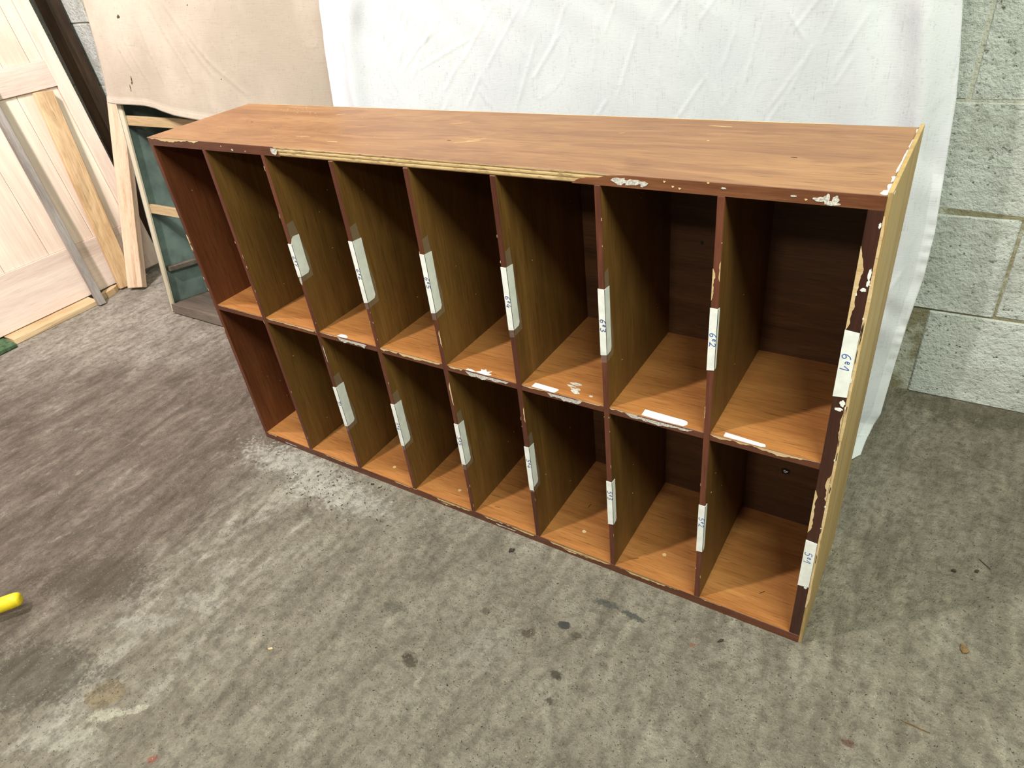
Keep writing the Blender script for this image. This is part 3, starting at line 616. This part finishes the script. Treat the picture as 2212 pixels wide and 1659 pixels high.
def sheet(u, v):
    # v: 0 at the trailing hem on the floor, 1 above the frame
    s = v * 1.20                              # length along the cloth
    if s < .12:                               # lies and curls up from the floor
        k = s / .12; z = .004 + .028 * k ** 2.2; fwd = .125 * (1 - k) ** 1.15
    else:
        z = .032 + (s - .12); fwd = 0.0
    x0 = .066 + .003 * math.sin(z * 14)
    x = x0 + (lerp(WR, z) - x0) * u
    t = sm((x - .05) / 1.15)
    y = (.292 + LEAN * z) * (1 - t) + .6 * t
    y -= .05 * sm((.22 - z) / .22) * t
    fwd *= 1 - .5 * sm((x - 1.178) / .05)
    y -= fwd * t + fwd * .3 * (1 - t)
    if x > 1.16: x -= .07 * fwd * (1 - t) * 0
    w = crease(x, z, WW, .0036, .0011) if z > .1 else 0
    # the long loose fold beside the left hem
    fx = .142 + .03 * sm((.70 - z) / .3) + .02 * sm((z - .78) / .1)
    w += .016 * math.exp(-((x - fx) / .022) ** 2) - .006 * math.exp(-((x - fx + .045) / .016) ** 2)
    # broad soft folds, strongest to the right
    w += .0035 * math.sin(x * 21 + z * 5) * sm((x - .2) / .3) + .003 * math.sin(x * 37 - z * 6 + 1) * (.3 + .7 * sm((x - .8) / .3))
    r = x - (lerp(WR, z) - .115)
    w += .012 * math.exp(-((x - (lerp(WR, z) - .045)) / .020) ** 2) - .010 * math.exp(-((x - (lerp(WR, z) - .098)) / .028) ** 2)
    w += .0018 * math.sin(x * 63 + z * 40 + 2 * math.sin(z * 23)) * (.35 + .65 * sm((.65 - z) / .3))
    e = lerp(WR, z) - x
    if z < .52: w += .0007 * math.sin(z * 190 + 3 * math.sin(z * 31)) * sm((.022 - e) / .018) * sm((.52 - z) / .1)
    y -= w * (1 if z > .05 else z / .05)
    if x < x0 + .027: y -= .0022
    return (x, max(y, .262), max(z, .003) + (.004 * abs(math.sin(x * 30)) if s < .08 else 0))
cl = grid('white_sheet', 440, 400, sheet, [M['sheet'], M['hem']], None, 0.0009, lambda c: 1 if c.x < .093 or (c.z < .53 and c.x > lerp(WR, c.z) - .017) else 0)
tag(cl, 'creased white cotton sheet hanging as a backdrop behind the pigeonhole unit', 'cloth')

# ------------------------------------------------------------------ leaning bookcase under the dust sheet
bk = thing('bookcase', (-0.839, 0.333, 0.004), 'old teal painted bookcase leaning against the wall behind the pigeonhole unit', 'bookcase', rot=(-math.atan(LEAN), 0, 0))
BWID, BD, BH = 0.80, 0.145, 1.66
box('side_panel', (-.027, .002, 0), (-.018, BD, BH), M['teal'], bk)
box('side_panel', (BWID - .011, .002, 0), (BWID, BD, BH), M['teal'], bk)
box('front_stile', (-.021, 0, 0), (-.001, .007, BH), M['greyedge'], bk, .001)
box('front_stile', (BWID - .011, 0, 0), (BWID + .006, .007, BH), M['greyedge'], bk, .001)
box('back_board', (-.018, BD - .006, 0.03), (BWID - .011, BD, BH), M['teal'], bk)
box('bottom_shelf', (-.018, .008, 0.018), (BWID - .011, BD - .006, 0.028), M['plinth'], bk)
box('plinth_board', (-.006, -0.004, 0.0), (BWID - .004, .008, 0.030), M['plinth'], bk, .001)
box('shelf_runner', (-.018, .018, 0.136), (.004, BD - .006, 0.150), M['plinth'], bk)
box('shelf_runner', (BWID - .026, .018, 0.136), (BWID - .011, BD - .006, 0.150), M['plinth'], bk)
for z in (0.325, 0.582, 0.84, 1.1, 1.36):
    box('front_rail', (-.018, .0075, z), (BWID - .011, .018, z + .027), M['slat'], bk, .0008)
box('top_shelf', (-.018, .008, BH - .014), (BWID - .011, BD - .006, BH - .002), M['plinth'], bk)

# ------------------------------------------------------------------ panelled door leaning on the left
A = math.radians(8)
door = thing('panel_door', (-1.25, 0, 0.021), 'unfinished pale wood panelled door leaning at the far left', 'door', rot=(0, -A, 0))
DY0, DY1, DH = -0.14, 0.573, 2.02
def dbox(name, y0, y1, z0, z1, x0, x1, m): return box(name, (x0, y0, z0), (x1, y1, z1), m, door, .0012)
dbox('stile', .527, DY1, 0, DH, -.034, 0, M['pale']); dbox('stile', DY0, -.09, 0, DH, -.034, 0, M['pale'])
dbox('bottom_rail', -.09, .527, 0, .172, -.034, -.0003, M['paley']); dbox('middle_rail', -.09, .527, .646, .728, -.034, -.0003, M['paley']); dbox('top_rail', -.09, .527, DH - .10, DH, -.034, -.0003, M['paley'])
for (z0, z1) in ((.172, .646), (.728, DH - .10)):
    bm = bmesh.new(); ys = [-.09, .085, .232, .392, .5265] if z0 < .5 else [-.09, .10, .27, .40, .485, .5265]
    for a, b in zip(ys, ys[1:]): add_box(bm, (-.026, a + .0006, z0), (-.0075, b - .0006, z1), 0, .0014)
    add_box(bm, (-.024, -.09, z0), (-.012, .527, z1), 0)
    from_bm('panel', bm, M['panel'], door)

# ------------------------------------------------------------------ timber leaning around the door
def stick(name, base, top, wdir, w, t, mats, label_, cat, group=None, bev=.0012):
    """a straight length of timber from base centre to top centre; wdir = direction of its width"""
    base, top = Vector(base), Vector(top); d = (top - base); L = d.length; d.normalize()
    wv = Vector(wdir); wv = (wv - d * wv.dot(d)).normalized(); tv = d.cross(wv)
    bm = bmesh.new(); add_box(bm, (-w / 2, -t / 2, 0), (w / 2, t / 2, L), 0, bev)
    o = from_bm(name, bm, mats)
    m = Matrix((wv.to_4d(), tv.to_4d(), d.to_4d(), (0, 0, 0, 1))).transposed(); m[3] = (0, 0, 0, 1)
    for i in range(3): m[i][3] = base[i]
    zmin = min((m @ Vector(c)).z for c in o.bound_box)
    m[2][3] -= zmin - 0.0005
    o.matrix_world = m
    return tag(o, label_, cat, group)
def dpt(y, h, out=0.0):
    """point on the door's face plane: along it, up it, standing off it"""
    return Vector((-1.25 - math.sin(A) * h + math.cos(A) * out, y, .021 + math.cos(A) * h + math.sin(A) * out))
stick('wooden_plank', dpt(.398, -.005, .030), dpt(.4665, .655, .013), (0, 1, 0), .058, .018, M['pine'], 'stained orange pine plank leaning on the front of the pale panelled door', 'plank')
stick('wooden_batten', (-1.176, .271, 0), dpt(.318, 1.0, .014), (0, 1, 0), .023, .022, M['grey'], 'thin weathered grey batten leaning across the pale panelled door', 'batten')
stick('wooden_plank', (-1.158, .400, 0), (-1.298, .682, .585), (.92, .38, 0), .060, .026, M['stripe'], 'striped pine plank standing upright between the door and the bookcase', 'plank')
stick('wooden_post', (-1.462, .715, 0), (-1.608, .715, 1.55), (1, 0, 0), .075, .045, M['brown'], 'dark brown square timber post leaning in the corner behind the pale door', 'post')
stick('wooden_board', (-1.018, .452, 0), (-1.024, .475, .17), (1, .15, 0), .045, .012, M['pale'], 'narrow pale board standing behind the left edge of the teal bookcase', 'board')
bm = bmesh.new(); add_box(bm, (-1.325, -.022, 0.001), (-1.192, .272, .020), 0, .0015, .003)
tag(from_bm('rough_board', bm, M['tan']), 'rough tan board lying on the floor under the foot of the pale door', 'board')
bm = bmesh.new(); add_box(bm, (-1.36, -.26, 0.001), (-1.168, -.026, .0165), 0, .002, .002)
tag(from_bm('painted_board', bm, M['green']), 'green painted board on the floor at the left edge of the picture', 'board')
bm = bmesh.new(); blob(bm, (-1.225, .335, .001), Vector((-.35, .94, 0)), Vector((.94, .35, 0)), Z, .036, .012, 0, 14, .25, .012, 5)
tag(from_bm('chipboard_offcut', bm, M['tan']), 'small rough chipboard scrap on the floor between the grey batten and the orange plank', 'scrap')

# ------------------------------------------------------------------ yellow tool handle entering from the left
bm = bmesh.new()
ax = Vector((-.59, -.807, -.0275)).normalized(); side = ax.cross(Z).normalized(); upv = side.cross(ax)
prof = [(0, .0), (0, .006), (.0012, .0095), (.004, .0122), (.009, .0136), (.02, .0140), (.30, .0152), (.55, .0152)]
rings = []
for s, r in prof:
    rings.append([bm.verts.new(Vector((0, 0, .031)) + ax * s + (side * math.cos(a) + upv * math.sin(a)) * max(r, .0004)) for a in [6.28318 * k / 24 for k in range(24)]])
for a, b in zip(rings, rings[1:]):
    for k in range(24): bm.faces.new([a[k], a[(k + 1) % 24], b[(k + 1) % 24], b[k]])
bm.faces.new(rings[0]); bm.faces.new(rings[-1][::-1])
bmesh.ops.recalc_face_normals(bm, faces=bm.faces)
hd = from_bm('tool_handle', bm, M['yellow'], None, True); hd.location = (-.0285, -.564, 0)
tag(hd, 'round yellow plastic tool handle lying on the floor at the left edge', 'handle')

# ------------------------------------------------------------------ litter on the floor
def scrap(name, cx, cy, ru, rv, ang, m, label_, cat, th=.0012, seed=1, k=9, rough=.35):
    b = bmesh.new(); ca, sa = math.cos(ang), math.sin(ang)
    blob(b, (0, 0, 0), Vector((ca, sa, 0)), Vector((-sa, ca, 0)), Z, ru, rv, 0, k, rough, th, seed)
    o = from_bm(name, b, m); o.location = (cx, cy, 0.0003); return tag(o, label_, cat, {'crumb': 'black dirt crumbs on the floor', 'twig': 'thin twigs on the floor'}.get(cat))
scrap('dry_leaf', 1.4207, .0995, .006, .008, .4, M['leaf'], 'crumpled brown dry leaf on the floor right of the pigeonhole unit', 'leaf', .002, 4, 9, .5)
scrap('twig', 1.3763, -.060, .016, .0007, -.05, M['leaf'], 'straight thin brown twig on the floor near the lower right corner', 'twig', .001, 2, 10, .2)
scrap('twig', 1.437, .284, .014, .0006, -.75, M['crumb'], 'thin bent dark twig on the floor beside the white sheet, nearer the right edge', 'twig', .001, 3, 10, .25)
scrap('dirt_clod', 1.396, .247, .003, .0024, .2, M['crumb'], 'small black dirt crumb on the shaded floor right of the unit, left of its pair', 'crumb', .002, 5)
scrap('dirt_clod', 1.427, .262, .0034, .0026, .6, M['crumb'], 'small black dirt crumb on the shaded floor, closest to the right edge', 'crumb', .002, 6)
scrap('wood_splinter', 1.1076, -.0505, .006, .0022, .9, M['crumb'], 'dark wood splinter on the floor just below the right end of the unit', 'splinter', .0015, 7)
scrap('dirt_clod', .7141, -.0407, .005, .0042, .3, M['crumb'], 'black crumb of dirt on the floor in front of the middle of the unit', 'crumb', .002, 8)
scrap('dirt_clod', .3478, -.017, .004, .0016, .5, M['crumb'], 'black curled flake on the pale floor below the third compartment', 'flake', .002, 9)
scrap('wood_chip', .4621, -.404, .004, .0022, .5, M['chip'], 'pale yellow wood chip on the floor at the lower middle', 'chip', .001, 10)
bm = bmesh.new(); rf = random.Random(12)
def fleck(x, y, l, w):
    a = rf.uniform(0, 3.14); blob(bm, (x, y, 0.0002), Vector((math.cos(a), math.sin(a), 0)), Vector((-math.sin(a), math.cos(a), 0)), Z, l, w, 0, 5, .4, .0005, rf.randrange(9999))
for i in range(420):
    fleck(rf.uniform(.35, 1.6), rf.uniform(-.42, -.012), rf.uniform(.0006, .0019), rf.uniform(.0003, .0007))
for i in range(150):
    fleck(rf.uniform(1.24, 1.75), rf.uniform(-.1, .70), rf.uniform(.0006, .0020), rf.uniform(.0003, .0007))
for i in range(130):
    fleck(rf.gauss(.24, .11), rf.uniform(-.13, -.012), rf.uniform(.001, .0036), rf.uniform(.0005, .0014))
fl = from_bm('floor_grit', bm, M['crumb'])
tag(fl, 'scattered dark flecks of grit and sawdust over the concrete floor', 'grit', kind='stuff')
